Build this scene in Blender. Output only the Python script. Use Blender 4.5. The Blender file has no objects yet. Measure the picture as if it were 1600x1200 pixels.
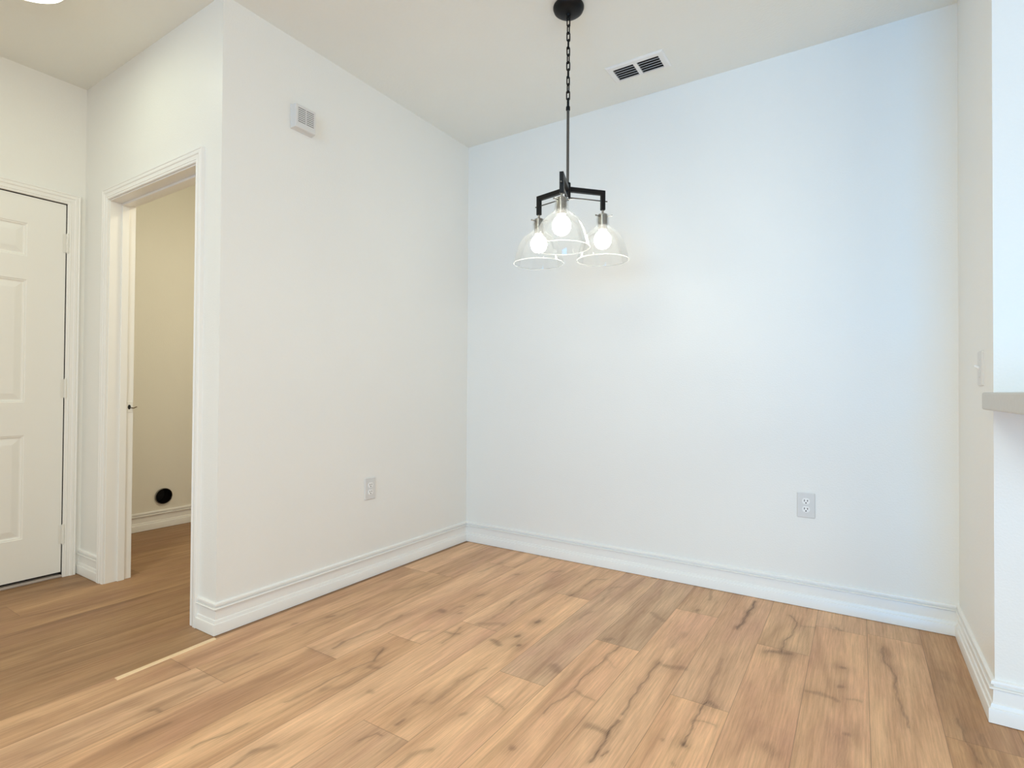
import bpy, bmesh, math, random
import numpy as np
from mathutils import Vector, Matrix
random.seed(4)
scene = bpy.context.scene
COL = scene.collection

# ------------------------------------------------------------------ camera
cam_data = bpy.data.cameras.new('camera')
cam_data.sensor_width = 36.0
cam_data.lens = 19.02
cam_data.clip_start = 0.02
cam = bpy.data.objects.new('camera', cam_data)
COL.objects.link(cam)
_r = Vector((0.8418, 0.53975, 0.00621)).normalized()
_u = Vector((0.00121, -0.0134, 0.99991)).normalized()
_b = _r.cross(_u).normalized()
_u = _b.cross(_r)
cam.matrix_world = Matrix(((_r.x, _u.x, _b.x, 2.3142), (_r.y, _u.y, _b.y, -3.0248),
                           (_r.z, _u.z, _b.z, 1.05), (0, 0, 0, 1)))
scene.camera = cam

# ------------------------------------------------------------------ world, big lights, exposure
scene.view_settings.view_transform = 'Standard'
scene.view_settings.look = 'None'
scene.view_settings.gamma = 1.0
scene.view_settings.use_curve_mapping = False
scene.view_settings.exposure = 0.06
# light colours times strength: daylight, patio doors, added fill lights (kitchen, living, hallway, entry, laundry), pendant bulbs, hall disc
WORLD_RGB = (0.22, 0.23, 0.22)
PATIO_RGB = (0.8, 16.0, 35.0)
KITCHEN_RGB = (57.0, 60.0, 57.0)
LIVING_RGB = (88.0, 94.0, 84.0)
HALLWAY_RGB = (7.0, 7.2, 6.6)
ENTRY_RGB = (5.0, 5.1, 4.4)
LAUNDRY_RGB = (12.8, 11.6, 8.6)
BULB_RGB = (33.0, 32.5, 29.0)
DISC_RGB = (10.6, 11.5, 8.8)
world = bpy.data.worlds.new('world')
scene.world = world
world.use_nodes = True
_bg = world.node_tree.nodes['Background']
_bg.inputs['Color'].default_value = (*WORLD_RGB, 1)
_bg.inputs['Strength'].default_value = 1.0
scene.cycles.max_bounces = 10
scene.cycles.diffuse_bounces = 6
scene.cycles.transparent_max_bounces = 16
scene.cycles.caustics_reflective = False
scene.cycles.caustics_refractive = False


def area_light(name, loc, target, sx, sy, rgb, spread=180):
    l = bpy.data.lights.new(name, 'AREA')
    l.shape = 'RECTANGLE'
    l.size, l.size_y = sx, sy
    l.energy = max(rgb)
    l.spread = math.radians(spread)
    l.color = [c / max(max(rgb), 1e-9) for c in rgb]
    o = bpy.data.objects.new(name, l)
    COL.objects.link(o)
    o.location = loc
    o.rotation_euler = (Vector(target) - Vector(loc)).to_track_quat('-Z', 'Y').to_euler()
    return o


# daylight through the glass doors far behind the camera;
# the other lights are unseen fills added to brighten walls, floor and laundry
area_light('patio_door_daylight', (3.2, -7.9, 1.30), (2.7, 0.0, 1.8), 2.6, 2.2, PATIO_RGB, 70)
area_light('kitchen_side_fill', (5.5, -4.7, 1.35), (0.0, -2.6, 1.3), 2.6, 1.4, KITCHEN_RGB)  # added fill that brightens the left wall from the kitchen side
area_light('living_area_fill', (1.5, -4.5, 2.72), (1.5, -4.0, 0.0), 1.2, 1.2, LIVING_RGB)  # unseen source added to lift the floor and walls
area_light('hallway_fill', (-0.45, -3.9, 2.70), (-0.1, -3.6, 0.0), 1.0, 1.0, HALLWAY_RGB)  # added fill for the narrow right wall, out of view
area_light('entry_side_fill', (-1.25, -6.6, 1.3), (2.9, -0.9, 0.5), 0.9, 1.2, ENTRY_RGB, 45)  # added narrow beam that brightens the foot of the right wall
area_light('laundry_fill', (-0.55, -0.80, 2.70), (-0.75, -0.80, 0.0), 0.3, 0.3, LAUNDRY_RGB)  # unseen light put in to warm the laundry room

# ------------------------------------------------------------------ measures (metres)
H, W, L, R, D, T = 2.759, 2.679, 1.749, 0.72, 1.415, 0.12
XL = -2.115            # far wall of the laundry room
BH = 0.135             # baseboard height
DO0, DO1, DOH = -1.09, -0.192, 2.066     # doorway in the hall wall
E0, E1, EH = -2.645, -1.832, 2.076       # door in the hall's end wall


# ------------------------------------------------------------------ helpers
def new_bm():
    return bmesh.new()


def obj(name, bm, mat, parent=None, smooth=False, bevel=0.0, segs=2, autosmooth=None):
    me = bpy.data.meshes.new(name)
    bmesh.ops.recalc_face_normals(bm, faces=bm.faces[:])
    if smooth:
        for f in bm.faces:
            f.smooth = True
    bm.to_mesh(me)
    bm.free()
    me.materials.append(mat)
    o = bpy.data.objects.new(name, me)
    COL.objects.link(o)
    if parent is not None:
        o.parent = parent
    if bevel:
        m = o.modifiers.new('bevel', 'BEVEL')
        m.width, m.segments, m.limit_method = bevel, segs, 'ANGLE'
        m.angle_limit = math.radians(40)
    if autosmooth is not None:
        for p in me.polygons:
            p.use_smooth = True
        me.set_sharp_from_angle(angle=math.radians(autosmooth))
    return o


def empty(name, loc=(0, 0, 0), rz=0.0):
    o = bpy.data.objects.new(name, None)
    o.empty_display_size = 0.05
    o.location = loc
    o.rotation_euler = (0, 0, rz)
    COL.objects.link(o)
    return o


def tag(o, label, cat, group=None):
    o['label'] = label
    o['category'] = cat
    if group:
        o['group'] = group
    return o


def struct(o):
    o['kind'] = 'structure'
    return o


def add_box(bm, a, b):
    x0, y0, z0 = (min(a[i], b[i]) for i in range(3))
    x1, y1, z1 = (max(a[i], b[i]) for i in range(3))
    v = [bm.verts.new(p) for p in ((x0, y0, z0), (x1, y0, z0), (x1, y1, z0), (x0, y1, z0),
                                   (x0, y0, z1), (x1, y0, z1), (x1, y1, z1), (x0, y1, z1))]
    for f in ((0, 3, 2, 1), (4, 5, 6, 7), (0, 1, 5, 4), (1, 2, 6, 5), (2, 3, 7, 6), (3, 0, 4, 7)):
        bm.faces.new([v[i] for i in f])


def frame_of(d):
    d = Vector(d).normalized()
    a = Vector((0, 0, 1)) if abs(d.z) < 0.9 else Vector((1, 0, 0))
    s = d.cross(a).normalized()
    return s, d.cross(s).normalized()


def add_tube(bm, p0, p1, r0, r1=None, n=16, caps=True):
    r1 = r0 if r1 is None else r1
    p0, p1 = Vector(p0), Vector(p1)
    s, t = frame_of(p1 - p0)
    ring = lambda p, r: [bm.verts.new(p + (s * math.cos(2 * math.pi * i / n) + t * math.sin(2 * math.pi * i / n)) * r)
                         for i in range(n)]
    A, B = ring(p0, r0), ring(p1, r1)
    for i in range(n):
        bm.faces.new((A[i], A[(i + 1) % n], B[(i + 1) % n], B[i]))
    if caps:
        bm.faces.new(A[::-1])
        bm.faces.new(B)


def add_lathe(bm, prof, n=40, c=(0, 0, 0), ends=False):
    rings = []
    for r, z in prof:
        if r < 1e-6:
            rings.append([bm.verts.new((c[0], c[1], c[2] + z))])
        else:
            rings.append([bm.verts.new((c[0] + r * math.cos(2 * math.pi * i / n),
                                        c[1] + r * math.sin(2 * math.pi * i / n), c[2] + z)) for i in range(n)])
    for A, B in zip(rings, rings[1:]):
        for i in range(n):
            j = (i + 1) % n
            if len(A) == 1 and len(B) == 1:
                continue
            if len(A) == 1:
                bm.faces.new((A[0], B[i], B[j]))
            elif len(B) == 1:
                bm.faces.new((A[i], A[j], B[0]))
            else:
                bm.faces.new((A[i], A[j], B[j], B[i]))
    if ends:
        for rr in (rings[0], rings[-1]):
            if len(rr) > 2:
                bm.faces.new(rr)


def add_path_tube(bm, pts, r, n=8, closed=False):
    pts = [Vector(p) for p in pts]
    m = len(pts)
    rings = []
    nrm = None
    for i, p in enumerate(pts):
        if closed:
            d = pts[(i + 1) % m] - pts[i - 1]
        else:
            d = pts[min(i + 1, m - 1)] - pts[max(i - 1, 0)]
        d.normalize()
        if nrm is None:
            nrm = frame_of(d)[0]
        nrm = (nrm - d * nrm.dot(d)).normalized()
        b = d.cross(nrm)
        rings.append([bm.verts.new(p + (nrm * math.cos(2 * math.pi * k / n) + b * math.sin(2 * math.pi * k / n)) * r)
                      for k in range(n)])
    for i in range(m if closed else m - 1):
        A, B = rings[i], rings[(i + 1) % m]
        for k in range(n):
            bm.faces.new((A[k], A[(k + 1) % n], B[(k + 1) % n], B[k]))
    if not closed:
        bm.faces.new(rings[0][::-1])
        bm.faces.new(rings[-1])


# ------------------------------------------------------------------ materials
def node_mat(name):
    m = bpy.data.materials.new(name)
    m.use_nodes = True
    nt = m.node_tree
    return m, nt, nt.nodes['Principled BSDF']


def simple(name, color, rough=0.5, metal=0.0, spec=0.5, noise=0.0, scale=40.0, bump=0.0, bscale=200.0):
    m, nt, p = node_mat(name)
    p.inputs['Base Color'].default_value = (*color, 1)
    p.inputs['Roughness'].default_value = rough
    p.inputs['Metallic'].default_value = metal
    p.inputs['Specular IOR Level'].default_value = spec
    tc = nt.nodes.new('ShaderNodeTexCoord')
    if noise:
        n = nt.nodes.new('ShaderNodeTexNoise')
        n.inputs['Scale'].default_value = scale
        n.inputs['Detail'].default_value = 3
        nt.links.new(tc.outputs['Object'], n.inputs['Vector'])
        mx = nt.nodes.new('ShaderNodeMix')
        mx.data_type = 'RGBA'
        mx.inputs[6].default_value = (*[c * (1 - noise) for c in color], 1)
        mx.inputs[7].default_value = (*[min(1, c * (1 + noise)) for c in color], 1)
        nt.links.new(n.outputs['Fac'], mx.inputs[0])
        nt.links.new(mx.outputs[2], p.inputs['Base Color'])
    if bump:
        n = nt.nodes.new('ShaderNodeTexNoise')
        n.inputs['Scale'].default_value = bscale
        n.inputs['Detail'].default_value = 2.5
        nt.links.new(tc.outputs['Object'], n.inputs['Vector'])
        b = nt.nodes.new('ShaderNodeBump')
        b.inputs['Strength'].default_value = bump
        b.inputs['Distance'].default_value = 0.002
        nt.links.new(n.outputs['Fac'], b.inputs['Height'])
        nt.links.new(b.outputs['Normal'], p.inputs['Normal'])
    return m


M_WALL = simple('wall_paint', (0.84, 0.835, 0.805), 0.42, spec=0.4, noise=0.012, scale=3.0, bump=0.35, bscale=140)
M_CEIL = simple('ceiling_paint', (0.845, 0.87, 0.845), 0.85, spec=0.2, noise=0.012, scale=4.0, bump=0.5, bscale=90)
M_TRIM = simple('trim_enamel', (0.86, 0.85, 0.825), 0.30, noise=0.01, scale=8.0)
M_DOOR = simple('door_enamel', (0.85, 0.845, 0.81), 0.38, noise=0.012, scale=6.0, bump=0.08, bscale=120)
M_LAUN = simple('laundry_wall_paint', (0.80, 0.77, 0.69), 0.55, spec=0.3, noise=0.015, scale=3.0, bump=0.35, bscale=140)
M_PLAST = simple('white_plastic', (0.70, 0.695, 0.685), 0.35, noise=0.01, scale=20.0)
M_RECEP = simple('receptacle_white', (0.90, 0.90, 0.89), 0.25, noise=0.01, scale=30.0)
M_SLOT = simple('dark_slot', (0.012, 0.011, 0.010), 0.7, noise=0.2, scale=60.0)
M_BLACK = simple('matte_black_metal', (0.004, 0.004, 0.0045), 0.42, spec=0.22, noise=0.15, scale=50.0)
M_NICK = simple('brushed_nickel', (0.30, 0.285, 0.265), 0.26, metal=1.0, noise=0.08, scale=90.0)
M_GUN = simple('gunmetal', (0.13, 0.125, 0.12), 0.32, metal=1.0, noise=0.1, scale=90.0)
M_VENT = simple('register_white', (0.83, 0.84, 0.84), 0.40, noise=0.01, scale=20.0)
M_SLAT = simple('louver_grey', (0.50, 0.54, 0.60), 0.45, noise=0.02, scale=20.0)
M_STONE = simple('quartz_counter', (0.55, 0.535, 0.50), 0.35, noise=0.06, scale=60.0)
M_HINGE = simple('painted_hinge', (0.80, 0.785, 0.74), 0.35, noise=0.02, scale=60.0)
M_BRASS = simple('aged_brass', (0.16, 0.10, 0.05), 0.35, metal=0.9, noise=0.2, scale=60.0)
M_STRIP = simple('lit_oak_strip', (0.84, 0.62, 0.38), 0.30, noise=0.08, scale=60.0)
M_THRES = simple('threshold_metal', (0.48, 0.42, 0.38), 0.4, noise=0.08, scale=60.0)


def emission(name, color, strength):
    m = bpy.data.materials.new(name)
    m.use_nodes = True
    nt = m.node_tree
    nt.nodes.remove(nt.nodes['Principled BSDF'])
    e = nt.nodes.new('ShaderNodeEmission')
    e.inputs['Color'].default_value = (*color, 1)
    e.inputs['Strength'].default_value = strength
    nt.links.new(e.outputs[0], nt.nodes['Material Output'].inputs[0])
    return m


M_BULB = emission('lit_bulb', BULB_RGB, 1.0)
M_DISC = emission('lit_diffuser', DISC_RGB, 1.0)


def glass_mat(name, HAZE):
    # thin clear glass: mostly see-through, mirror-like at grazing angles, haze added for the bulbs' glow
    m = bpy.data.materials.new(name)
    m.use_nodes = True
    nt = m.node_tree
    nt.nodes.remove(nt.nodes['Principled BSDF'])
    tr = nt.nodes.new('ShaderNodeBsdfTransparent')
    tr.inputs['Color'].default_value = (0.99, 0.992, 0.99, 1)
    gl = nt.nodes.new('ShaderNodeBsdfGlossy')
    gl.inputs['Roughness'].default_value = 0.04
    df = nt.nodes.new('ShaderNodeBsdfTranslucent')
    df.inputs['Color'].default_value = (0.95, 0.95, 0.93, 1)
    lw = nt.nodes.new('ShaderNodeLayerWeight')
    lw.inputs['Blend'].default_value = 0.25
    mr = nt.nodes.new('ShaderNodeMapRange')
    mr.inputs['To Min'].default_value = 0.02
    mr.inputs['To Max'].default_value = 0.30
    nz = nt.nodes.new('ShaderNodeTexNoise')
    nz.inputs['Scale'].default_value = 25.0
    tc = nt.nodes.new('ShaderNodeTexCoord')
    nt.links.new(tc.outputs['Object'], nz.inputs['Vector'])
    hz = nt.nodes.new('ShaderNodeMapRange')
    hz.inputs['To Min'].default_value = HAZE[0]
    hz.inputs['To Max'].default_value = HAZE[1]
    nt.links.new(nz.outputs['Fac'], hz.inputs['Value'])
    a = nt.nodes.new('ShaderNodeMixShader')
    b = nt.nodes.new('ShaderNodeMixShader')
    nt.links.new(hz.outputs[0], a.inputs[0])
    nt.links.new(tr.outputs[0], a.inputs[1])
    nt.links.new(df.outputs[0], a.inputs[2])
    nt.links.new(lw.outputs['Fresnel'], mr.inputs['Value'])
    nt.links.new(mr.outputs[0], b.inputs[0])
    nt.links.new(a.outputs[0], b.inputs[1])
    nt.links.new(gl.outputs[0], b.inputs[2])
    nt.links.new(b.outputs[0], nt.nodes['Material Output'].inputs[0])
    return m


M_GLASS = glass_mat('clear_thin_glass', (0.012, 0.032))
M_RIM = glass_mat('lit_glass_edge', (0.35, 0.50))  # clear glass edge made hazy white so the rim looks lit


def wood_mat():
    m, nt, p = node_mat('oak_laminate')
    N, K = nt.nodes.new, nt.links.new
    uv = N('ShaderNodeAttribute'); uv.attribute_name = 'plank_uv'
    inf = N('ShaderNodeAttribute'); inf.attribute_name = 'plank_tint'
    mk = N('ShaderNodeAttribute'); mk.attribute_name = 'grain_mark'

    def noise(sx, sy, detail, rough=0.55, dist=0.0):
        mp = N('ShaderNodeMapping')
        mp.inputs['Scale'].default_value = (sx, sy, 1)
        n = N('ShaderNodeTexNoise')
        n.inputs['Scale'].default_value = 1.0
        n.inputs['Detail'].default_value = detail
        n.inputs['Roughness'].default_value = rough
        n.inputs['Distortion'].default_value = dist
        K(uv.outputs['Vector'], mp.inputs['Vector'])
        K(mp.outputs[0], n.inputs['Vector'])
        return n.outputs['Fac']

    def mix(fac, a, b, blend='MIX'):
        x = N('ShaderNodeMix'); x.data_type = 'RGBA'; x.blend_type = blend
        for s, v in ((0, fac), (6, a), (7, b)):
            if hasattr(v, 'links') or isinstance(v, bpy.types.NodeSocket):
                K(v, x.inputs[s])
            elif isinstance(v, tuple):
                x.inputs[s].default_value = (*v, 1)
            else:
                x.inputs[s].default_value = v
        return x.outputs[2]

    def remap(v, a, b, c, d):
        r = N('ShaderNodeMapRange')
        for i, q in enumerate((a, b, c, d)):
            r.inputs[i + 1].default_value = q
        K(v, r.inputs[0])
        return r.outputs[0]

    streak = remap(noise(11, 1.3, 3, 0.55, 0.6), 0.32, 0.68, 0, 1)
    c = mix(streak, WOOD_DARK, WOOD_LIGHT)
    blot = remap(noise(5, 1.6, 3, 0.55, 0.6), 0.48, 0.72, 0, 0.70)
    c = mix(blot, c, WOOD_ROSE)
    grain = remap(noise(150, 5.0, 5, 0.75, 0.3), 0.34, 0.66, 0.80, 1.11)
    cg = N('ShaderNodeCombineColor')
    for i in range(3):
        K(grain, cg.inputs[i])
    c = mix(1.0, c, cg.outputs[0], 'MULTIPLY')
    band = remap(noise(9, 0.9, 3, 0.55, 0.8), 0.54, 0.76, 0, 0.62)
    c = mix(band, c, WOOD_DEEP)
    cracks = remap(noise(38, 1.1, 4, 0.6, 1.2), 0.66, 0.74, 0, 0.35)
    c = mix(cracks, c, WOOD_DEEP)
    c = mix(1.0, c, inf.outputs['Color'], 'MULTIPLY')
    c = mix(mk.outputs['Fac'], c, WOOD_KNOT)
    # dark hairline where planks meet
    ed = N('ShaderNodeAttribute'); ed.attribute_name = 'plank_edge'
    sp = N('ShaderNodeSeparateXYZ'); K(ed.outputs['Vector'], sp.inputs[0])

    def math_(op, a, b):
        x = N('ShaderNodeMath'); x.operation = op
        for i, v in enumerate((a, b)):
            if isinstance(v, (int, float)):
                x.inputs[i].default_value = v
            else:
                K(v, x.inputs[i])
        return x.outputs[0]
    du = math_('MINIMUM', sp.outputs[0], math_('SUBTRACT', PLANK_W, sp.outputs[0]))
    dv = math_('MINIMUM', sp.outputs[1], math_('SUBTRACT', sp.outputs[2], sp.outputs[1]))
    mnd = math_('MINIMUM', du, dv)
    seam = remap(mnd, 0.0003, 0.0018, 0.50, 0.0)
    c = mix(seam, c, WOOD_KNOT)
    K(c, p.inputs['Base Color'])
    p.inputs['Roughness'].default_value = 0.42
    p.inputs['Specular IOR Level'].default_value = 0.2
    ro = remap(grain, 0.9, 1.06, 0.50, 0.40)
    K(ro, p.inputs['Roughness'])
    bp = N('ShaderNodeBump'); bp.inputs['Strength'].default_value = 0.15; bp.inputs['Distance'].default_value = 0.001
    K(grain, bp.inputs['Height']); K(bp.outputs[0], p.inputs['Normal'])
    return m


PLANK_W = 0.1935
WOOD_LIGHT = (0.885, 0.578, 0.355)
WOOD_DARK = (0.62, 0.375, 0.225)
WOOD_ROSE = (0.66, 0.38, 0.255)
WOOD_DEEP = (0.36, 0.205, 0.12)
WOOD_KNOT = (0.115, 0.066, 0.042)
M_WOOD = wood_mat()


# ------------------------------------------------------------------ room shell
def wall(name, boxes, mat=None):
    bm = new_bm()
    for a, b in boxes:
        add_box(bm, a, b)
    return struct(obj(name, bm, mat or M_WALL))


YN = -8.2          # far end of the open-plan living area behind the camera
XE = 5.6
wall('wall_left', [((-T, -L, 0), (0, 0, H))])
wall('wall_back', [((XL - T, 0, 0), (W + 1.2, T, H))])
wall('wall_right', [((W, -R, 0), (W + T, 0, H))])
wall('wall_kitchen', [((W + T, -R, 0), (XE, -R + T, H))])
wall('wall_hall', [((XL, -L, 0), (DO0, -L + T, H)), ((DO1, -L, 0), (-T, -L + T, H)),
                   ((DO0, -L, DOH), (DO1, -L + T, H))])
wall('wall_entry', [((-D - T, E1, 0), (-D, -L, H)), ((-D - T, YN, 0), (-D, E0, H)), ((-D - T, E0, EH), (-D, E1, H))])


def holed_wall(name, x, y0, y1, z1, yc, zc, rad, depth, mat):
    # wall facing +x with a round hole through it
    bm = new_bm()
    n = 48
    sq = 0.12
    def per(t):
        a = 2 * math.pi * t
        c, s = math.cos(a), math.sin(a)
        k = sq / max(abs(c), abs(s))
        return c, s, k
    for xx in (x, x - depth):
        inner, outer = [], []
        for i in range(n):
            c, s, k = per((i + 0.5) / n - 0.5 / n)
            inner.append(bm.verts.new((xx, yc + rad * c, zc + rad * s)))
            outer.append(bm.verts.new((xx, yc + k * c, zc + k * s)))
        for i in range(n):
            j = (i + 1) % n
            bm.faces.new((inner[i], inner[j], outer[j], outer[i]))
        q = [(y0, 0, yc - sq, z1), (yc + sq, 0, y1, z1), (yc - sq, 0, yc + sq, zc - sq), (yc - sq, zc + sq, yc + sq, z1)]
        for a, b, c, d in q:
            v = [bm.verts.new((xx, *p)) for p in ((a, b), (c, b), (c, d), (a, d))]
            bm.faces.new(v)
        if xx == x:
            front = inner
        else:
            for i in range(n):
                j = (i + 1) % n
                bm.faces.new((front[i], front[j], inner[j], inner[i]))
    return struct(obj(name, bm, mat))


HY, HZ, HR = -0.993, 0.236, 0.056
holed_wall('wall_laundry', XL, -L, 0.0, H, HY, HZ, HR + 0.004, T, M_LAUN)

bm = new_bm()
add_box(bm, (XL - T, YN, H), (XE, T, H + 0.1))
struct(obj('ceiling', bm, M_CEIL))
# the rest of the open-plan area, which only sends light back
wall('wall_living', [((XE, -R, 0), (XE + T, -3.2, H)), ((XE, -3.2, 2.1), (XE + T, -6.2, H)), ((XE, -6.2, 0), (XE + T, YN, H))])

# ---- floor: oak laminate planks laid along y; each plank keeps its own figure
JOINTS = {0: -1.957, 1: -0.639, 2: -1.606, 3: -1.333, 4: -1.063, 5: -1.818, 6: -1.331, 7: -0.893, 8: -0.378,
          9: -1.135, 10: -0.558, 11: -1.52, 12: -0.19, 13: -0.90, 14: -1.4}
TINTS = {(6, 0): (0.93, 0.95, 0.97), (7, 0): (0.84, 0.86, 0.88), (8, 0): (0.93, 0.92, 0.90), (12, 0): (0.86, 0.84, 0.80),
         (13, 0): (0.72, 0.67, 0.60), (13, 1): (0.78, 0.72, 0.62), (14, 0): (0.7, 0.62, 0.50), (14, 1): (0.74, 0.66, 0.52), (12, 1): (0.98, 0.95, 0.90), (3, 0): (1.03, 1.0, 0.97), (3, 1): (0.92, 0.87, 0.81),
         (6, 1): (1.08, 1.04, 1.0), (7, 1): (1.10, 1.06, 1.0), (8, 1): (1.08, 1.05, 1.02), (9, 1): (1.12, 1.07, 1.0),
         (9, 0): (0.98, 0.95, 0.94), (10, 1): (0.98, 0.92, 0.87), (10, 0): (0.95, 0.93, 0.88), (11, 0): (1.04, 1.0, 0.95),
         (1, 0): (0.86, 0.83, 0.80), (0, 0): (0.88, 0.84, 0.80), (1, 1): (0.84, 0.80, 0.75), (0, 1): (0.80, 0.755, 0.70), (2, 0): (0.98, 0.95, 0.93),
         (4, 0): (1.02, 1.0, 0.98), (4, 1): (1.06, 1.03, 1.0), (5, 0): (1.08, 1.05, 1.0), (2, 1): (0.86, 0.81, 0.76)}
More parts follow.
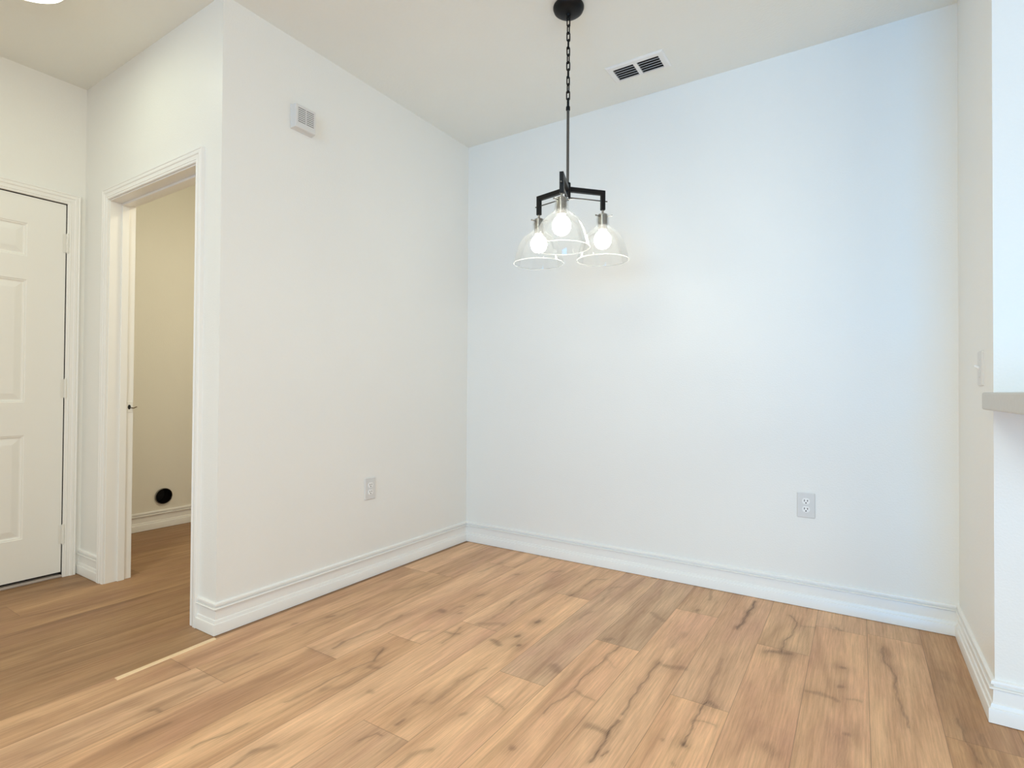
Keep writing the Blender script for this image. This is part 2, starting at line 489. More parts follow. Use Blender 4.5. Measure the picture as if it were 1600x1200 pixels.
MARKS = """
0.005 0.7 1.483,-0.899 1.473,-1.025 1.466,-1.159 1.464,-1.277
0.007 0.6 1.471,-1.304 1.454,-1.402 1.447,-1.471
0.01 0.3 1.48,-1.027 1.53,-1.068
0.009 0.45 1.471,-1.291 1.512,-1.312 1.56,-1.315
0.006 0.8 1.667,-0.935 1.655,-1.014 1.657,-1.093 1.662,-1.19 1.66,-1.249 1.666,-1.337
0.008 0.9 1.667,-1.382 1.668,-1.449 1.672,-1.509 1.67,-1.562 1.671,-1.609
0.016 0.6 1.684,-0.952 1.758,-0.932
0.016 0.7 1.591,-1.457 1.624,-1.445 1.664,-1.452
0.006 0.7 1.683,-1.557 1.696,-1.528
0.012 0.4 1.859,-0.778 1.865,-0.917 1.87,-1.041 1.877,-1.118
0.006 0.85 1.877,-1.118 1.874,-1.216 1.87,-1.298 1.874,-1.386
0.01 0.9 1.873,-1.382 1.875,-1.385
0.013 0.7 1.885,-1.107 1.908,-1.12
0.006 0.45 1.874,-1.237 1.932,-1.233
0.022 0.65 1.326,-1.188 1.363,-1.213
0.01 0.55 1.818,-1.39 1.82,-1.393
0.01 0.5 1.871,-1.474 1.874,-1.48
0.012 0.8 1.455,-1.669 1.459,-1.67
0.012 0.6 2.158,-0.852 2.201,-0.842 2.235,-0.854 2.25,-0.868
0.009 0.4 2.272,-0.83 2.3,-0.823 2.323,-0.825
0.008 0.6 2.392,-0.299 2.398,-0.438 2.42,-0.524 2.426,-0.651 2.427,-0.779 2.443,-0.874 2.449,-0.909
0.03 0.4 2.404,-0.34 2.414,-0.486
0.009 0.6 2.579,-0.764 2.587,-0.828 2.588,-0.91 2.595,-0.965 2.6,-1.001
0.011 0.6 2.257,-0.582 2.262,-0.583
0.012 0.6 2.251,-0.754 2.258,-0.753
0.013 0.7 2.276,-1.053 2.285,-1.052
0.03 0.5 2.087,-1.255 2.106,-1.276
0.035 0.45 2.581,-0.432 2.586,-0.469
0.03 0.35 2.265,-1.095 2.272,-1.224
0.012 0.5 2.003,-0.605 2.076,-0.581
0.04 0.25 2.544,-0.574 2.557,-0.705
0.01 0.5 2.631,-0.836 2.628,-0.999
0.006 0.7 2.041,-0.158 2.081,-0.237 2.064,-0.393 2.053,-0.471 2.046,-0.576
0.012 0.55 1.999,-0.623 2.046,-0.576 2.081,-0.577
0.007 0.8 1.874,-0.06 1.874,-0.291 1.86,-0.452
0.013 0.7 2.236,-0.204 2.245,-0.217
0.011 0.6 2.255,-0.591 2.262,-0.589
0.011 0.5 2.256,-0.744 2.268,-0.749
0.035 0.3 2.117,-0.283 2.129,-0.538
0.03 0.3 2.078,-0.603 2.088,-0.81
0.006 0.4 2.096,-0.257 2.146,-0.254
0.014 0.6 1.659,-0.033 1.676,-0.179
0.014 0.7 1.653,-0.356 1.66,-0.338
0.007 0.75 1.875,-0.071 1.869,-0.261 1.857,-0.435
0.016 0.5 1.49,-0.491 1.556,-0.554
0.02 0.4 1.669,-0.626 1.665,-0.779
0.011 0.7 1.067,-0.512 1.072,-0.499
0.011 0.7 1.081,-0.888 1.086,-0.875
0.012 0.7 1.082,-1.06 1.087,-1.048
0.012 0.7 1.132,-1.127 1.135,-1.118
0.016 0.6 1.417,-0.877 1.431,-0.85
0.01 0.4 1.241,-0.633 1.23,-0.749
0.012 0.4 1.233,-0.498 1.201,-0.296 1.237,-0.252
0.01 0.5 0.816,-0.247 0.848,-0.209
0.008 0.5 1.072,-0.34 1.072,-0.236 1.119,-0.189
0.008 0.3 1.074,-0.423 1.07,-0.581
0.012 0.4 0.88,-0.27 0.861,-0.591 0.871,-0.762
0.01 0.6 0.52,-1.167 0.527,-1.255 0.534,-1.329 0.517,-1.387 0.513,-1.471 0.52,-1.551
0.006 0.6 0.688,-1.44 0.736,-1.533
0.007 0.55 0.828,-1.115 0.854,-1.192 0.856,-1.279
0.02 0.75 0.629,-1.028 0.66,-1.029
0.01 0.6 0.685,-0.938 0.69,-0.926
0.01 0.6 0.731,-1.009 0.735,-0.996
0.01 0.6 0.678,-0.771 0.69,-0.753
0.011 0.7 0.665,-0.404 0.672,-0.383
0.018 0.8 1.021,-1.144 1.066,-1.157
0.011 0.7 1.085,-1.058 1.092,-1.044
0.01 0.7 1.13,-1.123 1.136,-1.114
0.01 0.5 0.486,-0.269 0.475,-0.373 0.47,-0.479
0.012 0.7 0.25,-1.367 0.258,-1.351
0.012 0.5 0.182,-1.503 0.187,-1.49
0.018 0.35 0.27,-0.957 0.315,-0.872 0.346,-0.794
0.018 0.45 0.874,-1.046 0.964,-0.986
0.011 0.7 1.077,-0.888 1.082,-0.872
0.008 0.4 0.869,-0.715 0.889,-0.954 0.879,-1.053
0.008 0.45 0.72,-1.335 0.713,-1.249 0.737,-1.214
0.008 0.5 0.8,-1.191 0.843,-1.19 0.867,-1.165
0.02 0.35 0.439,-1.604 0.569,-1.598
0.009 0.35 0.294,-1.216 0.288,-1.352 0.306,-1.536
0.006 0.65 0.698,-1.45 0.731,-1.529 0.709,-1.623 0.706,-1.744 0.696,-1.842 0.693,-1.895
0.014 0.6 0.755,-1.571 0.787,-1.565
0.01 0.5 0.678,-1.487 0.681,-1.477
0.025 0.4 0.741,-1.771 0.785,-1.718 0.794,-1.622
0.012 0.6 1.227,-1.919 1.233,-1.855 1.262,-1.812
0.012 0.5 1.101,-1.472 1.104,-1.557 1.105,-1.625
0.011 0.85 1.093,-1.774 1.096,-1.752
0.02 0.4 1.066,-1.661 1.075,-1.639
0.012 0.55 0.88,-1.698 0.894,-1.692
0.007 0.6 1.091,-1.836 1.071,-1.84 1.06,-1.897
0.012 0.5 0.52,-1.551 0.513,-1.488
0.008 0.45 1.108,-1.454 1.107,-1.375 1.127,-1.341
0.007 0.5 1.236,-1.494 1.278,-1.506 1.332,-1.53
0.02 0.6 0.845,-2.093 0.865,-2.051
0.01 0.5 1.232,-1.622 1.241,-1.617
0.02 0.3 1.157,-1.881 1.162,-1.834
0.018 0.55 0.305,-1.983 0.309,-1.928 0.306,-1.756
0.01 0.7 0.365,-2.165 0.374,-2.15 0.4,-2.147
0.012 0.5 0.48,-2.255 0.487,-2.214 0.494,-2.171
0.009 0.6 0.673,-2.18 0.684,-2.13 0.698,-2.028
0.012 0.55 0.846,-2.165 0.839,-2.089
0.02 0.45 0.326,-2.457 0.332,-2.412 0.334,-2.36
0.02 0.45 0.133,-1.96 0.162,-1.962
0.04 0.25 0.268,-2.186 0.356,-2.128 0.376,-2.035
0.03 0.35 0.103,-2.456 0.117,-2.399
"""


def build_floor():
    rnd = random.Random(11)
    X0 = 0.02
    FX = 0.036                       # the hall's own planks start left of here
    planks = []                      # x0, x1, ya, yb, u0, fine, tint
    for k in range(-12, 29):
        a, b = X0 + PLANK_W * k, X0 + PLANK_W * (k + 1)
        if b > XE:
            break
        if b <= FX:
            continue
        j = JOINTS.get(k, -rnd.uniform(0.2, 1.4))
        ys = [T, j]
        while ys[-1] > YN:
            ys.append(ys[-1] - rnd.choice((1.22, 1.38, 1.3)))
        ys[-1] = YN
        if j < -1.3:
            ys.insert(1, min(j + 1.3, -0.005))
        off = 1 if j < -1.3 else 0
        for i, (ya, yb) in enumerate(zip(ys, ys[1:])):
            t = rnd.uniform(0.92, 1.06)
            tint = TINTS.get((k, i - off), (t, t * 0.985, t * 0.97))
            planks.append((max(a, FX), b, ya, yb, max(a, FX) - a, yb < 0 and ya > -2.6 and k < 15, tint))
    for k in range(12):
        b = FX - PLANK_W * k
        a = max(b - PLANK_W, XL - T)
        ys = [T, -rnd.uniform(0.1, 1.3)]
        while ys[-1] > YN:
            ys.append(ys[-1] - 1.3)
        ys[-1] = YN
        for ya, yb in zip(ys, ys[1:]):
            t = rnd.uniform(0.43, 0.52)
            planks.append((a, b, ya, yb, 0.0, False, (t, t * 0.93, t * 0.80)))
        if a <= XL - T:
            break
    V, F, UV, ED, TI = [], [], [], [], []
    base = 0
    for (x0, x1, ya, yb, u0, fine, tint) in planks:
        nx, ny = (int((x1 - x0) / 0.0032) + 1, int((ya - yb) / 0.006) + 1) if fine else (1, 1)
        gx = np.linspace(x0, x1, nx + 1)
        gy = np.linspace(yb, ya, ny + 1)
        XX, YY = np.meshgrid(gx, gy)
        n = XX.size
        V.append(np.stack([XX.ravel(), YY.ravel(), np.zeros(n)], 1))
        idx = np.arange(n).reshape(ny + 1, nx + 1) + base
        F.append(np.stack([idx[:-1, :-1].ravel(), idx[:-1, 1:].ravel(), idx[1:, 1:].ravel(), idx[1:, :-1].ravel()], 1))
        o1, o2, o3 = rnd.uniform(0, 40), rnd.uniform(0, 40), rnd.uniform(0, 40)
        UV.append(np.stack([XX.ravel() + o1, YY.ravel() + o2, np.full(n, o3)], 1))
        ED.append(np.stack([XX.ravel() - x0 + u0, YY.ravel() - yb, np.full(n, ya - yb)], 1))
        TI.append(np.tile(np.array([*tint, 1.0]), (n, 1)))
        base += n
    V, F, UV, ED, TI = (np.concatenate(q) for q in (V, F, UV, ED, TI))
    # cracks, knots and dark figure of the oak print
    P = V[:, :2].copy()
    w = lambda a, b, c: np.sin(P[:, 0] * a + P[:, 1] * b + c)
    P = P + np.stack([0.0035 * w(31, 27, 1) + 0.0022 * w(-57, 61, 2) + 0.0007 * w(180, 150, 4),
                      0.004 * w(60, 30, 3) + 0.003 * w(-70, 80, 5)], 1)
    fib = 0.75 + 0.25 * np.sin(P[:, 0] * 900 + 3 * np.sin(P[:, 1] * 21)) * np.sin(P[:, 1] * 37 + P[:, 0] * 150)
    mark = np.zeros(len(P))
    for line in MARKS.strip().splitlines():
        q = line.split()
        hw, st = float(q[0]), float(q[1])
        pts = np.array([[float(c) for c in s.split(',')] for s in q[2:]])
        lo, hi = pts.min(0) - 0.12, pts.max(0) + 0.12
        sel = np.where((P[:, 0] > lo[0]) & (P[:, 0] < hi[0]) & (P[:, 1] > lo[1]) & (P[:, 1] < hi[1]))[0]
        if not len(sel):
            continue
        Q = P[sel]
        d = np.full(len(sel), 9.0)
        for A, B in zip(pts, pts[1:]):
            ab = B - A
            t = np.clip(((Q - A) @ ab) / max(ab @ ab, 1e-9), 0, 1)
            e = Q - (A + t[:, None] * ab)
            d = np.minimum(d, np.hypot(e[:, 0], e[:, 1] * 0.75))
        if hw < 0.0095:
            hw *= 0.72
            st = min(1.0, st * 1.15)
        core = np.exp(-(d / hw) ** 2 * 1.1) * st
        halo = np.exp(-(d / (hw * 3.2)) ** 2) * st * 0.34
        m = np.maximum(core, halo) * fib[sel]
        mark[sel] = 1 - (1 - mark[sel]) * (1 - m * 0.88)
    me = bpy.data.meshes.new('floor')
    me.vertices.add(len(V)); me.vertices.foreach_set('co', V.ravel())
    me.loops.add(F.size); me.loops.foreach_set('vertex_index', F.ravel().astype(np.int32))
    me.polygons.add(len(F)); me.polygons.foreach_set('loop_start', np.arange(0, F.size, 4, dtype=np.int32))
    me.update(calc_edges=True)
    for nm, ty, key, data in (('plank_uv', 'FLOAT_VECTOR', 'vector', UV), ('plank_edge', 'FLOAT_VECTOR', 'vector', ED),
                              ('plank_tint', 'FLOAT_COLOR', 'color', TI), ('grain_mark', 'FLOAT', 'value', mark)):
        a = me.attributes.new(nm, ty, 'POINT')
        a.data.foreach_set(key, data.ravel().astype(np.float32))
    me.materials.append(M_WOOD)
    o = bpy.data.objects.new('floor', me)
    COL.objects.link(o)
    return struct(o)


build_floor()

bm = new_bm()                        # transition strip between hall and dining planks, its highlight painted into colour and length
v = []
for y in (-1.772, -2.14):
    for dx, z in ((-0.012, 0.0), (-0.009, 0.003), (0.0, 0.0042), (0.009, 0.003), (0.012, 0.0)):
        v.append(bm.verts.new((0.036 + (-1.77 - y) * 0.06 + dx, y, z)))
for i in range(4):
    bm.faces.new((v[i], v[i + 1], v[i + 6], v[i + 5]))
bm.faces.new(v[:5]); bm.faces.new(v[5:])
struct(obj('trim_1', bm, M_STRIP))

# ---- baseboards: two-step profile with a beaded cap (distance from wall, height)
PROF = [(0, 0.0022), (0.0175, 0.0022), (0.0175, 0.046), (0.0168, 0.0475), (0.0125, 0.0490), (0.0118, 0.054), (0.0098, 0.0610),
        (0.0055, 0.0635), (0.0045, 0.1000), (0.0035, 0.1045), (0.0100, 0.1060), (0.0150, 0.1085), (0.0155, 0.1110), (0.0130, 0.1135),
        (0.0045, 0.1145), (0.0025, 0.1165), (0.0025, 0.1190), (0.0045, 0.1205), (0.0110, 0.1215), (0.0118, 0.1265), (0.0100, 0.1320), (0.0055, 0.1352), (0, 0.1355)]


def baseboard(name, p0, p1, nrm, e0=0, e1=0):
    # ends: +1 outside mitre, -1 inside mitre, 0 square
    p0, p1, n = Vector((*p0, 0)), Vector((*p1, 0)), Vector((*nrm, 0))
    d = (p1 - p0).normalized()
    bm = new_bm()
    A = [bm.verts.new(p0 + n * q - d * q * e0 + Vector((0, 0, z))) for q, z in PROF]
    B = [bm.verts.new(p1 + n * q + d * q * e1 + Vector((0, 0, z))) for q, z in PROF]
    for i in range(len(PROF) - 1):
        bm.faces.new((A[i], A[i + 1], B[i + 1], B[i]))
    bm.faces.new(A)
    bm.faces.new(B[::-1])
    return struct(obj(name, bm, M_TRIM, autosmooth=35))


baseboard('baseboard_left', (0, -L), (0, 0), (1, 0), 1, -1)
baseboard('baseboard_back', (0, 0), (W, 0), (0, -1), -1, -1)
baseboard('baseboard_right', (W, 0), (W, -R), (-1, 0), -1, 1)
baseboard('baseboard_kitchen', (W, -R), (XE, -R), (0, -1), 1, 0)
baseboard('baseboard_corner', (DO1 + 0.0585, -L), (0, -L), (0, -1), 0, 1)
baseboard('baseboard_hall', (-D, -L), (DO0 - 0.0585, -L), (0, -1), 0, 0)
baseboard('baseboard_laundry', (XL, -L + T), (XL, 0), (1, 0), 0, 0)

# ---- door casings: stepped profile (distance out from the opening, thickness)
CPROF = [(0, 0), (0, 0.010), (0.003, 0.012), (0.010, 0.012), (0.013, 0.0145), (0.016, 0.012), (0.030, 0.0135),
         (0.034, 0.017), (0.044, 0.0175), (0.048, 0.015), (0.052, 0.018), (0.056, 0.018), (0.058, 0.015), (0.058, 0)]


def casing(name, a, b, h, to_world, parent):
    bm = new_bm()
    paths = []
    for u, t in CPROF:
        paths.append([bm.verts.new(to_world(s, z, t)) for s, z in ((a - u, 0), (a - u, h + u), (b + u, h + u), (b + u, 0))])
    for P, Q in zip(paths, paths[1:]):
        for i in range(3):
            bm.faces.new((P[i], P[i + 1], Q[i + 1], Q[i]))
    for i in (0, 3):
        bm.faces.new([P[i] for P in paths])
    return obj(name, bm, M_TRIM, parent, autosmooth=30)


# doorway to the laundry room
dw = struct(empty('door_1', ((DO0 + DO1) / 2, -L, 0)))
inv = lambda o: (lambda x, y, z: (x - o.location.x, y - o.location.y, z - o.location.z))
loc = inv(dw)
casing('casing', DO0, DO1, DOH, lambda s, z, t: loc(s, -L - t, z), dw)
JT = 0.006
bm = new_bm()
for a, b in (((DO0, -L - 0.002, 0), (DO0 + JT, -L + T + 0.002, DOH - JT)), ((DO1 - JT, -L - 0.002, 0), (DO1, -L + T + 0.002, DOH - JT)),
             ((DO0, -L - 0.002, DOH - JT), (DO1, -L + T + 0.002, DOH))):
    add_box(bm, loc(*a), loc(*b))
obj('jamb', bm, M_TRIM, dw, bevel=0.0015)
bm = new_bm()
SY0, SY1, ST = -L + 0.052, -L + 0.086, 0.012
for a, b in (((DO0 + JT, SY0, 0), (DO0 + JT + ST, SY1, DOH - JT - ST)), ((DO1 - JT - ST, SY0, 0), (DO1 - JT, SY1, DOH - JT - ST)),
             ((DO0 + JT, SY0, DOH - JT - ST), (DO1 - JT, SY1, DOH - JT))):
    add_box(bm, loc(*a), loc(*b))
obj('door_stop', bm, M_TRIM, dw, bevel=0.002)
bm = new_bm()                        # strike plate with its hole and curved lip
xs = DO0 + JT
add_box(bm, loc(xs, -L + 0.090, 0.915), loc(xs + 0.0022, -L + 0.119, 0.975))
plate = obj('strike_plate', bm, M_HINGE, dw, bevel=0.001)
bm = new_bm()
n = 20
ring = [bm.verts.new(loc(xs + 0.0030, -L + 0.1015 + 0.0075 * math.cos(i * math.tau / n), 0.945 + 0.013 * math.sin(i * math.tau / n))) for i in range(n)]
ring2 = [bm.verts.new(Vector(q.co) - Vector((0.002, 0, 0))) for q in ring]
bm.faces.new(ring); bm.faces.new(ring2[::-1])
for i in range(n):
    bm.faces.new((ring[i], ring[(i + 1) % n], ring2[(i + 1) % n], ring2[i]))
obj('latch_hole', bm, M_SLOT, plate)
bm = new_bm()
add_path_tube(bm, [loc(xs + 0.003, -L + 0.110, 0.941), loc(xs + 0.004, -L + 0.124, 0.939), loc(xs + 0.004, -L + 0.131, 0.943), loc(xs - 0.002, -L + 0.140, 0.945)], 0.0028)
obj('strike_lip', bm, M_BRASS, plate)

# six-panel door at the end of the hall
dr = struct(empty('door_2', (-D, (E0 + E1) / 2, 0)))
loc = inv(dr)
casing('casing', E0, E1, EH, lambda s, z, t: loc(-D + t, s, z), dr)


def panel_door():
    bm = new_bm()
    y0, y1, z0, z1 = E0 + 0.003, E1 - 0.004, 0.028, EH - 0.005
    xf, xb = -D - 0.002, -D - 0.037
    pys = [(y0 + 0.115, y0 + 0.345), (y1 - 0.395, y1 - 0.165)]
    pys = [(y0 + 0.165, (y0 + y1) / 2 - 0.050), ((y0 + y1) / 2 + 0.050, y1 - 0.165)]
    pzs = [(0.245, 0.795), (0.970, 1.625), (1.748, 1.926)]
    yc = sorted({y0, y1, *[q for p in pys for q in p]})
    zc = sorted({z0, z1, *[q for p in pzs for q in p]})
    def is_panel(a, b, c, d):
        return any(abs(a - p[0]) < 1e-6 and abs(b - p[1]) < 1e-6 for p in pys) and \
            any(abs(c - q[0]) < 1e-6 and abs(d - q[1]) < 1e-6 for q in pzs)
    for a, b in zip(yc, yc[1:]):
        for c, d in zip(zc, zc[1:]):
            if not is_panel(a, b, c, d):
                bm.faces.new([bm.verts.new(loc(xf, *p)) for p in ((a, c), (b, c), (b, d), (a, d))])
                continue
            loops = []
            for ins, dep in ((0, 0), (0.004, 0.0035), (0.008, 0.0035), (0.013, 0.009), (0.018, 0.0095), (0.046, 0.0025), (0.050, 0.002)):
                loops.append([bm.verts.new(loc(xf - dep, *p)) for p in
                              ((a + ins, c + ins), (b - ins, c + ins), (b - ins, d - ins), (a + ins, d - ins))])
            for P, Q in zip(loops, loops[1:]):
                for i in range(4):
                    bm.faces.new((P[i], P[(i + 1) % 4], Q[(i + 1) % 4], Q[i]))
            bm.faces.new(loops[-1])
    f = [loc(xf, *p) for p in ((y0, z0), (y1, z0), (y1, z1), (y0, z1))]
    k = [loc(xb, *p) for p in ((y0, z0), (y1, z0), (y1, z1), (y0, z1))]
    F_, K_ = [bm.verts.new(p) for p in f], [bm.verts.new(p) for p in k]
    for i in range(4):
        bm.faces.new((F_[i], F_[(i + 1) % 4], K_[(i + 1) % 4], K_[i]))
    bm.faces.new(K_[::-1])
    bmesh.ops.remove_doubles(bm, verts=bm.verts[:], dist=1e-5)
    return obj('door_leaf', bm, M_DOOR, dr)


panel_door()
bm = new_bm()                        # jamb and backing in black, the shade of the door gap put into the colour
for a, b in (((-D - T, E0 - 0.001, 0), (-D - 0.001, E0 + 0.0005, EH)), ((-D - T, E1 - 0.0005, 0), (-D - 0.001, E1 + 0.001, EH)),
             ((-D - T, E0, EH - 0.0005), (-D - 0.001, E1, EH + 0.001)),
             ((-D - 0.06, E0, 0), (-D - 0.042, E1, EH))):
    add_box(bm, loc(*a), loc(*b))
obj('jamb', bm, M_SLOT, dr)
for z in (0.237, 1.046, 1.855):
    bm = new_bm()
    yk, xk = E1 + 0.001, -D + 0.009
    for i in range(5):
        add_tube(bm, loc(xk, yk, z - 0.051 + i * 0.0206), loc(xk, yk, z - 0.051 + i * 0.0206 + 0.0198), 0.0075, n=14)
    add_tube(bm, loc(xk, yk, z - 0.056), loc(xk, yk, z + 0.056), 0.0052, n=12)
    add_box(bm, loc(-D - 0.001, yk - 0.018, z - 0.051), loc(-D + 0.002, yk, z + 0.051))
    obj('hinge', bm, M_HINGE, dr, autosmooth=40)
bm = new_bm()
add_box(bm, loc(-D - T, E0, 0), loc(-D + 0.004, E1, 0.012))
obj('threshold', bm, M_THRES, dr, bevel=0.003)


# ------------------------------------------------------------------ wall and ceiling fittings
def face_frame(root_loc, nrm):
    """local axes for a fitting on a wall: s along the wall (to the right as seen), z up, d out of the wall"""
    n = Vector((*nrm, 0))
    s = Vector((-n.y, n.x, 0))
    return lambda a, z, d: s * a + n * d + Vector((0, 0, z))


def rounded_plate(bm, fr, w, h, d, r=0.004, ch=0.003, z0=0.0, cx=0.0, cz=0.0):
    loops = []
    for ins, dd in ((0, z0), (0, z0 + d - ch), (ch, z0 + d)):
        pts = []
        for qx, qz, a0 in ((1, 1, 0), (-1, 1, 90), (-1, -1, 180), (1, -1, 270)):
            for k in range(5):
                a = math.radians(a0 + k * 22.5)
                pts.append(bm.verts.new(fr(cx + qx * (w / 2 - r) + (r - ins) * math.cos(a),
                                           cz + qz * (h / 2 - r) + (r - ins) * math.sin(a), dd)))
        loops.append(pts)
    n = len(loops[0])
    for P, Q in zip(loops, loops[1:]):
        for i in range(n):
            bm.faces.new((P[i], P[(i + 1) % n], Q[(i + 1) % n], Q[i]))
    bm.faces.new(loops[-1])
    bm.faces.new(loops[0][::-1])


def outlet(loc_, nrm, label):
    t = tag(empty('power_outlet', loc_), label, 'outlet', 'power outlets')
    fr = face_frame(loc_, nrm)
    bm = new_bm()
    rounded_plate(bm, fr, 0.080, 0.124, 0.0065, r=0.005, ch=0.004)
    obj('cover_plate', bm, M_PLAST, t)
    for cz in (0.0195, -0.0195):
        bm = new_bm()
        pts = []
        for i in range(36):          # duplex face: round sides, flat top and bottom
            a = math.tau * i / 36
            pts.append((0.0172 * math.cos(a), max(-0.0145, min(0.0145, 0.0172 * math.sin(a)))))
        A = [bm.verts.new(fr(x, cz + z, 0.006)) for x, z in pts]
        B = [bm.verts.new(fr(x * 0.96, cz + z * 0.96, 0.0088)) for x, z in pts]
        for i in range(36):
            bm.faces.new((A[i], A[(i + 1) % 36], B[(i + 1) % 36], B[i]))
        bm.faces.new(B)
        rc = obj('receptacle', bm, M_RECEP, t)
        for sx, sz, w, h in ((-0.0068, 0.0035, 0.0034, 0.0095), (0.0068, 0.0035, 0.0034, 0.0080)):
            bm = new_bm()
            rounded_plate(bm, fr, w, h, 0.0006, r=0.0005, ch=0.0001, z0=0.0086, cx=sx, cz=cz + sz)
            obj('blade_slot', bm, M_SLOT, rc)
        bm = new_bm()
        rounded_plate(bm, fr, 0.0062, 0.0062, 0.0006, r=0.0030, ch=0.0001, z0=0.0086, cx=0.0, cz=cz - 0.0078)
        obj('ground_hole', bm, M_SLOT, rc)
    bm = new_bm()
    p = fr(0, 0, 0.006)
    add_tube(bm, p, fr(0, 0, 0.0076), 0.0032, n=14)
    obj('screw', bm, M_PLAST, t)
    return t


outlet((0, -0.890, 0.495), (1, 0), 'white duplex power outlet low on the left wall, beside the hall doorway end')
outlet((2.095, 0, 0.496), (0, -1), 'white duplex power outlet low on the bluish back wall, near the right corner')

# light switch above the counter
sw = tag(empty('light_switch', (W, -0.525, 1.138)), 'white toggle light switch on the narrow right wall just above the counter', 'light switch')
fr = face_frame(None, (-1, 0))
bm = new_bm(); rounded_plate(bm, fr, 0.080, 0.124, 0.0065, r=0.005, ch=0.004)
obj('cover_plate', bm, M_PLAST, sw)
bm = new_bm()
rounded_plate(bm, fr, 0.011, 0.026, 0.002, r=0.002, ch=0.001, z0=0.006)
obj('toggle_collar', bm, M_PLAST, sw)
bm = new_bm()
add_tube(bm, fr(0, 0.001, 0.006), fr(0, 0.010, 0.021), 0.0050, 0.0040, n=10)
obj('toggle', bm, M_RECEP, sw, bevel=0.0008)
for z in (0.030, -0.030):
    bm = new_bm(); add_tube(bm, fr(0, z, 0.006), fr(0, z, 0.0076), 0.003, n=12)
    obj('screw', bm, M_PLAST, sw)

# door chime on the left wall
ch = tag(empty('door_chime', (0, -1.357, 2.372)), 'small white louvred door chime box high on the left wall', 'door chime')
fr = face_frame(None, (1, 0))
bm = new_bm()
loops = []
for hw, hz, d in ((0.061, 0.060, 0.0), (0.061, 0.060, 0.004), (0.0585, 0.0575, 0.006), (0.0575, 0.0565, 0.034), (0.054, 0.053, 0.038)):
    loops.append([bm.verts.new(fr(*p, d)) for p in ((-hw, -hz), (hw, -hz), (hw, hz), (-hw, hz))])
for P, Q in zip(loops, loops[1:]):
    for i in range(4):
        bm.faces.new((P[i], P[(i + 1) % 4], Q[(i + 1) % 4], Q[i]))
bm.faces.new(loops[-1]); bm.faces.new(loops[0][::-1])
obj('housing', bm, M_PLAST, ch, bevel=0.002)
for sx in (-0.0235, 0.0235):
    for i in range(8):
        bm = new_bm()
        z = 0.0395 - i * 0.0094
        rounded_plate(bm, fr, 0.042, 0.0028, 0.0006, r=0.0012, ch=0.0001, z0=0.0377, cx=sx, cz=z)
        obj('grille_slot', bm, M_SLOT, ch)

# ceiling air register
VX0, VX1, VY0, VY1 = 1.182, 1.490, -0.369, -0.211
vc = ((VX0 + VX1) / 2, (VY0 + VY1) / 2)
vt = tag(empty('air_vent', (*vc, H)), 'white rectangular ceiling air register with two columns of dark louvres', 'air vent')
hx, hy = (VX1 - VX0) / 2, (VY1 - VY0) / 2
bm = new_bm()
ox, oy0, oy1, mb = 0.122, -0.048, 0.062, 0.010
rings = []
for ex, ey, dz in ((hx, hy, 0), (hx, hy, -0.003), (hx - 0.008, hy - 0.008, -0.008)):
    rings.append([bm.verts.new((sx * ex, sy * ey, dz)) for sx, sy in ((-1, -1), (1, -1), (1, 1), (-1, 1))])
for P, Q in zip(rings, rings[1:]):
    for i in range(4):
        bm.faces.new((P[i], P[(i + 1) % 4], Q[(i + 1) % 4], Q[i]))
inr = [bm.verts.new((x, y, -0.008)) for x, y in ((-ox, oy0), (ox, oy0), (ox, oy1), (-ox, oy1))]
for i in range(4):
    bm.faces.new((rings[-1][i], rings[-1][(i + 1) % 4], inr[(i + 1) % 4], inr[i]))
inr2 = [bm.verts.new((v_.co.x, v_.co.y, -0.0005)) for v_ in inr]
for i in range(4):
    bm.faces.new((inr[i], inr[(i + 1) % 4], inr2[(i + 1) % 4], inr2[i]))
add_box(bm, (-mb, oy0, -0.009), (mb, oy1, -0.001))
obj('frame', bm, M_VENT, vt)
bm = new_bm(); add_box(bm, (-ox - 0.002, oy0 - 0.002, -0.0012), (ox + 0.002, oy1 + 0.002, -0.0002))
obj('duct_opening', bm, M_SLOT, vt)
for sx in (-1, 1):
    for i in range(5):
        y = oy0 + 0.012 + i * 0.0212
        bm = new_bm()
        a, b = sorted((sx * mb, sx * (ox - 0.001)))
        q = [bm.verts.new(p) for p in ((a, y + 0.000, -0.0088), (b, y + 0.000, -0.0088), (b, y + 0.0150, -0.0022), (a, y + 0.0150, -0.0022),
                                       (a, y + 0.0012, -0.0092), (b, y + 0.0012, -0.0092), (b, y + 0.0162, -0.0028), (a, y + 0.0162, -0.0028))]
        for f in ((0, 1, 2, 3), (7, 6, 5, 4), (0, 4, 5, 1), (1, 5, 6, 2), (2, 6, 7, 3), (3, 7, 4, 0)):
            bm.faces.new([q[k] for k in f])
        obj('louvre', bm, M_SLAT, vt)

# counter corner
bm = new_bm()
add_box(bm, (2.650, -2.10, 0.9975), (3.35, -R, 1.0535))
tag(obj('counter_top', bm, M_STONE, bevel=0.006, segs=3), 'pale stone counter slab jutting from the right wall below the light switch', 'counter')

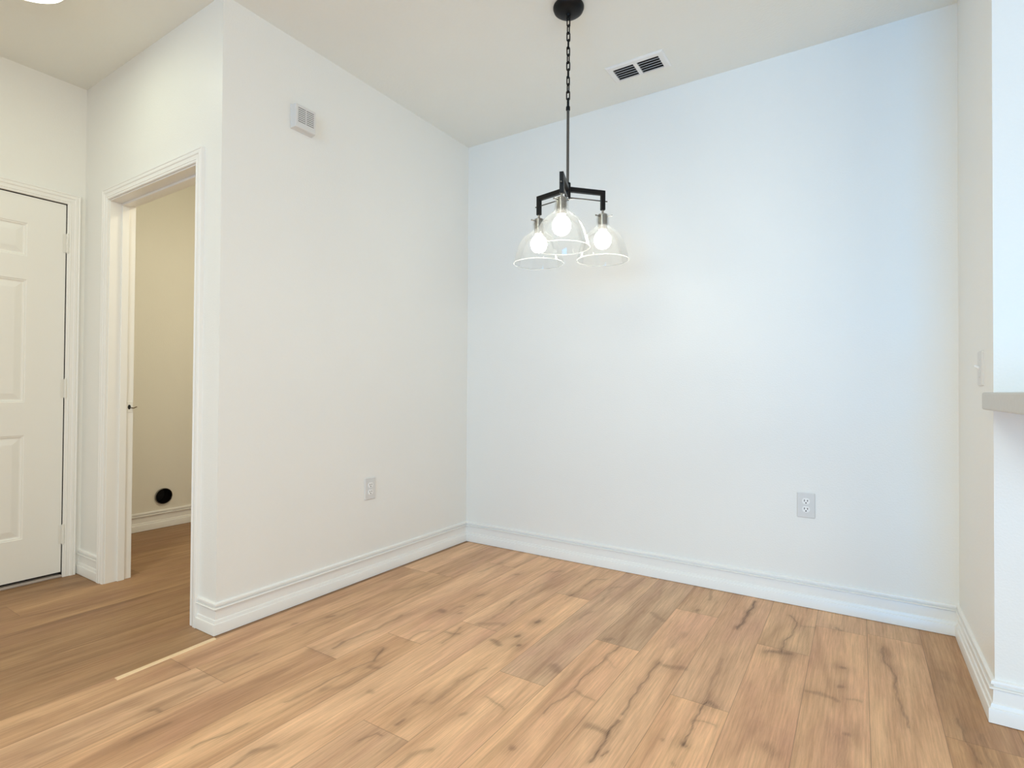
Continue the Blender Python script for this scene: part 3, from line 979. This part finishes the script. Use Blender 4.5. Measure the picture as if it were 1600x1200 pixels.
# dryer duct in the laundry wall
dv = tag(empty('dryer_duct', (XL, HY, HZ)), 'round open dryer vent duct low in the laundry room wall', 'dryer vent')
bm = new_bm()
n = 40
prof = [(HR + 0.0035, 0.000), (HR + 0.0035, 0.012), (HR + 0.001, 0.013), (HR, 0.010), (HR, -0.110)]
rg = [[bm.verts.new((d, r * math.cos(i * math.tau / n), r * math.sin(i * math.tau / n))) for i in range(n)] for r, d in prof]
for A, B in zip(rg, rg[1:]):
    for i in range(n):
        bm.faces.new((A[i], A[(i + 1) % n], B[(i + 1) % n], B[i]))
obj('duct_sleeve', bm, M_NICK, dv, smooth=True)
bm = new_bm(); add_tube(bm, (-0.112, 0, 0), (-0.106, 0, 0), HR + 0.001, n=40)
obj('duct_interior', bm, M_SLOT, dv)

# flush light in the hall ceiling
LX, LY = -0.545, -2.300
fl = tag(empty('ceiling_light', (LX, LY, H)), 'round flush ceiling light glowing warm white above the hall', 'ceiling light')
bm = new_bm(); add_lathe(bm, [(0, 0), (0.17, 0), (0.175, -0.006), (0.175, -0.046), (0.171, -0.050), (0.165, -0.050), (0.165, -0.040), (0, -0.040)], 56)
obj('base', bm, M_PLAST, fl, autosmooth=40)
bm = new_bm(); add_lathe(bm, [(0.1645, -0.0405), (0.1645, -0.050), (0.14, -0.057), (0.08, -0.063), (0, -0.065)], 56)
obj('diffuser', bm, M_DISC, fl, smooth=True)

# ------------------------------------------------------------------ pendant lamp
PX, PY = 1.229, -0.886
pl = tag(empty('pendant_lamp', (PX, PY, H)), 'three-armed black pendant lamp with clear glass bell shades hanging on a chain', 'pendant lamp')
bm = new_bm()
add_lathe(bm, [(0, 0), (0.0665, 0), (0.068, -0.003), (0.068, -0.010), (0.064, -0.020), (0.052, -0.030), (0.030, -0.036), (0.012, -0.038), (0.010, -0.046), (0, -0.047)], 48)
obj('canopy', bm, M_BLACK, pl, autosmooth=50)
ZC0, ZC1 = -0.044, -0.448                # chain, from the canopy to the rod
bm = new_bm()
add_path_tube(bm, [(0.009 * math.cos(a), 0, ZC0 - 0.006 + 0.009 * math.sin(a)) for a in [math.tau * i / 16 for i in range(16)]], 0.0022, closed=True)
obj('canopy_loop', bm, M_BLACK, pl, smooth=True)
NL = 12
pitch = (ZC0 - 0.010 - ZC1) / NL
for i in range(NL):
    zc = ZC0 - 0.010 - (i + 0.5) * pitch
    hl, rw = pitch / 2 + 0.0036, 0.0066
    ang = math.radians(32.7 + 20) + (math.pi / 2 if i % 2 else 0) + 0.25 * math.sin(i * 1.7)
    pts = []
    for k in range(24):
        a = math.tau * k / 24
        x = rw * math.cos(a)
        z = rw * math.sin(a) + (hl - rw) * (1 if math.sin(a) >= 0 else -1)
        pts.append((x * math.cos(ang), x * math.sin(ang), zc + z))
    bm = new_bm(); add_path_tube(bm, pts, 0.0029, n=8, closed=True)
    obj('chain_link', bm, M_BLACK, pl, smooth=True)
ZH = 1.934 - H                           # hub centre
bm = new_bm(); add_lathe(bm, [(0, ZC1 + 0.004), (0.006, ZC1 + 0.003), (0.009, ZC1 - 0.002), (0.0092, ZC1 - 0.016), (0.007, ZC1 - 0.018), (0, ZC1 - 0.018)], 24)
obj('rod_collar', bm, M_BLACK, pl, autosmooth=50)
bm = new_bm(); add_tube(bm, (0, 0, ZC1 - 0.016), (0, 0, ZH + 0.030), 0.0062, n=20)
obj('down_rod', bm, M_GUN, pl, autosmooth=50)
bm = new_bm()
add_lathe(bm, [(0, ZH + 0.036), (0.0125, ZH + 0.036), (0.0135, ZH + 0.034), (0.0135, ZH - 0.030), (0.011, ZH - 0.034), (0.006, ZH - 0.036), (0.006, ZH - 0.042), (0, ZH - 0.043)], 28)
obj('hub', bm, M_BLACK, pl, autosmooth=50)

AR = 0.169                               # arm reach
SHADE = [(0.0280, 0.000), (0.0285, -0.024), (0.0295, -0.042), (0.0345, -0.054), (0.0490, -0.067), (0.0690, -0.083),
         (0.0850, -0.103), (0.0960, -0.126), (0.1040, -0.151), (0.1105, -0.176), (0.1150, -0.196), (0.1165, -0.203)]


def shade_profile():
    # smooth the bell, then give the glass its thickness and a rolled rim
    pts = SHADE
    out = []
    for i in range(len(pts) - 1):
        p0, p1, p2, p3 = pts[max(i - 1, 0)], pts[i], pts[i + 1], pts[min(i + 2, len(pts) - 1)]
        for k in range(4):
            t = k / 4
            out.append(tuple(0.5 * (2 * p1[j] + (p2[j] - p0[j]) * t + (2 * p0[j] - 5 * p1[j] + 4 * p2[j] - p3[j]) * t * t
                                    + (3 * p1[j] - p0[j] - 3 * p2[j] + p3[j]) * t ** 3) for j in (0, 1)))
    out.append(pts[-1])
    return out


SP = shade_profile()
for k, adeg in enumerate((15.0, 135.5, 256.0)):
    a = math.radians(adeg + 32.67)
    dx, dy = math.cos(a), math.sin(a)
    X = lambda r, z, s=0.0: (dx * r - dy * s, dy * r + dx * s, z)
    tw, th = 0.0085, 0.0105              # half width, half height of the square bar
    zb, zl = ZH + 0.008, ZH - 0.069      # bar centre, foot of the outer leg
    bm = new_bm()

    def bar(r0, r1, z0, z1):
        v = [bm.verts.new(X(r, z, s)) for z in (z0, z1) for r, s in ((r0, -tw), (r1, -tw), (r1, tw), (r0, tw))]
        for f in ((0, 3, 2, 1), (4, 5, 6, 7), (0, 1, 5, 4), (1, 2, 6, 5), (2, 3, 7, 6), (3, 0, 4, 7)):
            bm.faces.new([v[i] for i in f])
    prof = [(0.0115, zb - th), (AR - 0.0095, zb - th), (AR - 0.0095, zl), (AR + 0.0095, zl), (AR + 0.0095, zb + th), (0.0115, zb + th)]
    A = [bm.verts.new(X(r, z, -tw)) for r, z in prof]
    B = [bm.verts.new(X(r, z, tw)) for r, z in prof]
    for i in range(6):
        bm.faces.new((A[i], A[(i + 1) % 6], B[(i + 1) % 6], B[i]))
    bm.faces.new((A[0], A[1], A[4], A[5])); bm.faces.new((A[1], A[2], A[3], A[4]))
    bm.faces.new((B[5], B[4], B[1], B[0])); bm.faces.new((B[4], B[3], B[2], B[1]))
    arm = obj('arm', bm, M_BLACK, pl, bevel=0.0012)
    bm = new_bm()
    add_tube(bm, X(0.012, ZH - 0.028), X(AR + 0.022, ZH - 0.028), 0.0027, n=12)
    obj('tie_rod', bm, M_GUN, arm, autosmooth=50)
    bm = new_bm(); add_tube(bm, X(AR, zl - 0.020), X(AR, zl + 0.002), 0.0048, n=16)
    obj('stem', bm, M_NICK, arm, autosmooth=50)
    c = X(AR, 0)
    zs = zl - 0.018                      # top of the socket cup
    bm = new_bm()
    add_lathe(bm, [(0, zs), (0.018, zs), (0.0215, zs - 0.003), (0.0215, zs - 0.066), (0.0225, zs - 0.067), (0.0225, zs - 0.072), (0.019, zs - 0.073), (0.019, zs - 0.058), (0, zs - 0.058)], 32, c)
    sk = obj('socket', bm, M_NICK, pl, autosmooth=40)
    for q in range(3):
        b_ = a + math.radians(60 + 120 * q) + 0.35
        u, w_ = math.cos(b_), math.sin(b_)
        bm = new_bm()
        add_tube(bm, (c[0] + u * 0.021, c[1] + w_ * 0.021, zs - 0.012), (c[0] + u * 0.040, c[1] + w_ * 0.040, zs - 0.012), 0.0020, n=10)
        add_tube(bm, (c[0] + u * 0.040, c[1] + w_ * 0.040, zs - 0.012), (c[0] + u * 0.044, c[1] + w_ * 0.044, zs - 0.012), 0.0036, n=12)
        obj('thumbscrew', bm, M_NICK, sk, autosmooth=50)
    bm = new_bm()
    g0 = zs - 0.004
    outer = [(r, g0 + z) for r, z in SP]
    inner = [(r - 0.0022, g0 + z + 0.0006) for r, z in SP]
    add_lathe(bm, inner[:1] + outer + inner[::-1], 64, c)
    bmesh.ops.remove_doubles(bm, verts=bm.verts[:], dist=1e-6)
    shade = obj('glass_shade', bm, M_GLASS, pl, smooth=True)
    bm = new_bm()
    zr = g0 + SP[-1][1] - 0.0008
    add_path_tube(bm, [(c[0] + (SP[-1][0] - 0.0008) * math.cos(math.tau * i / 64), c[1] + (SP[-1][0] - 0.0008) * math.sin(math.tau * i / 64), zr)
                       for i in range(64)], 0.0021, n=10, closed=True)
    obj('shade_rim', bm, M_RIM, shade, smooth=True)
    bm = new_bm()
    zt = zs - 0.060
    add_lathe(bm, [(0.013, zt), (0.0135, zt - 0.012), (0.0200, zt - 0.020), (0.0305, zt - 0.031), (0.0370, zt - 0.045), (0.0385, zt - 0.058),
                   (0.0365, zt - 0.071), (0.0300, zt - 0.084), (0.0190, zt - 0.093), (0.0090, zt - 0.0965), (0, zt - 0.0975)], 32, c)
    obj('bulb', bm, M_BULB, pl, smooth=True)
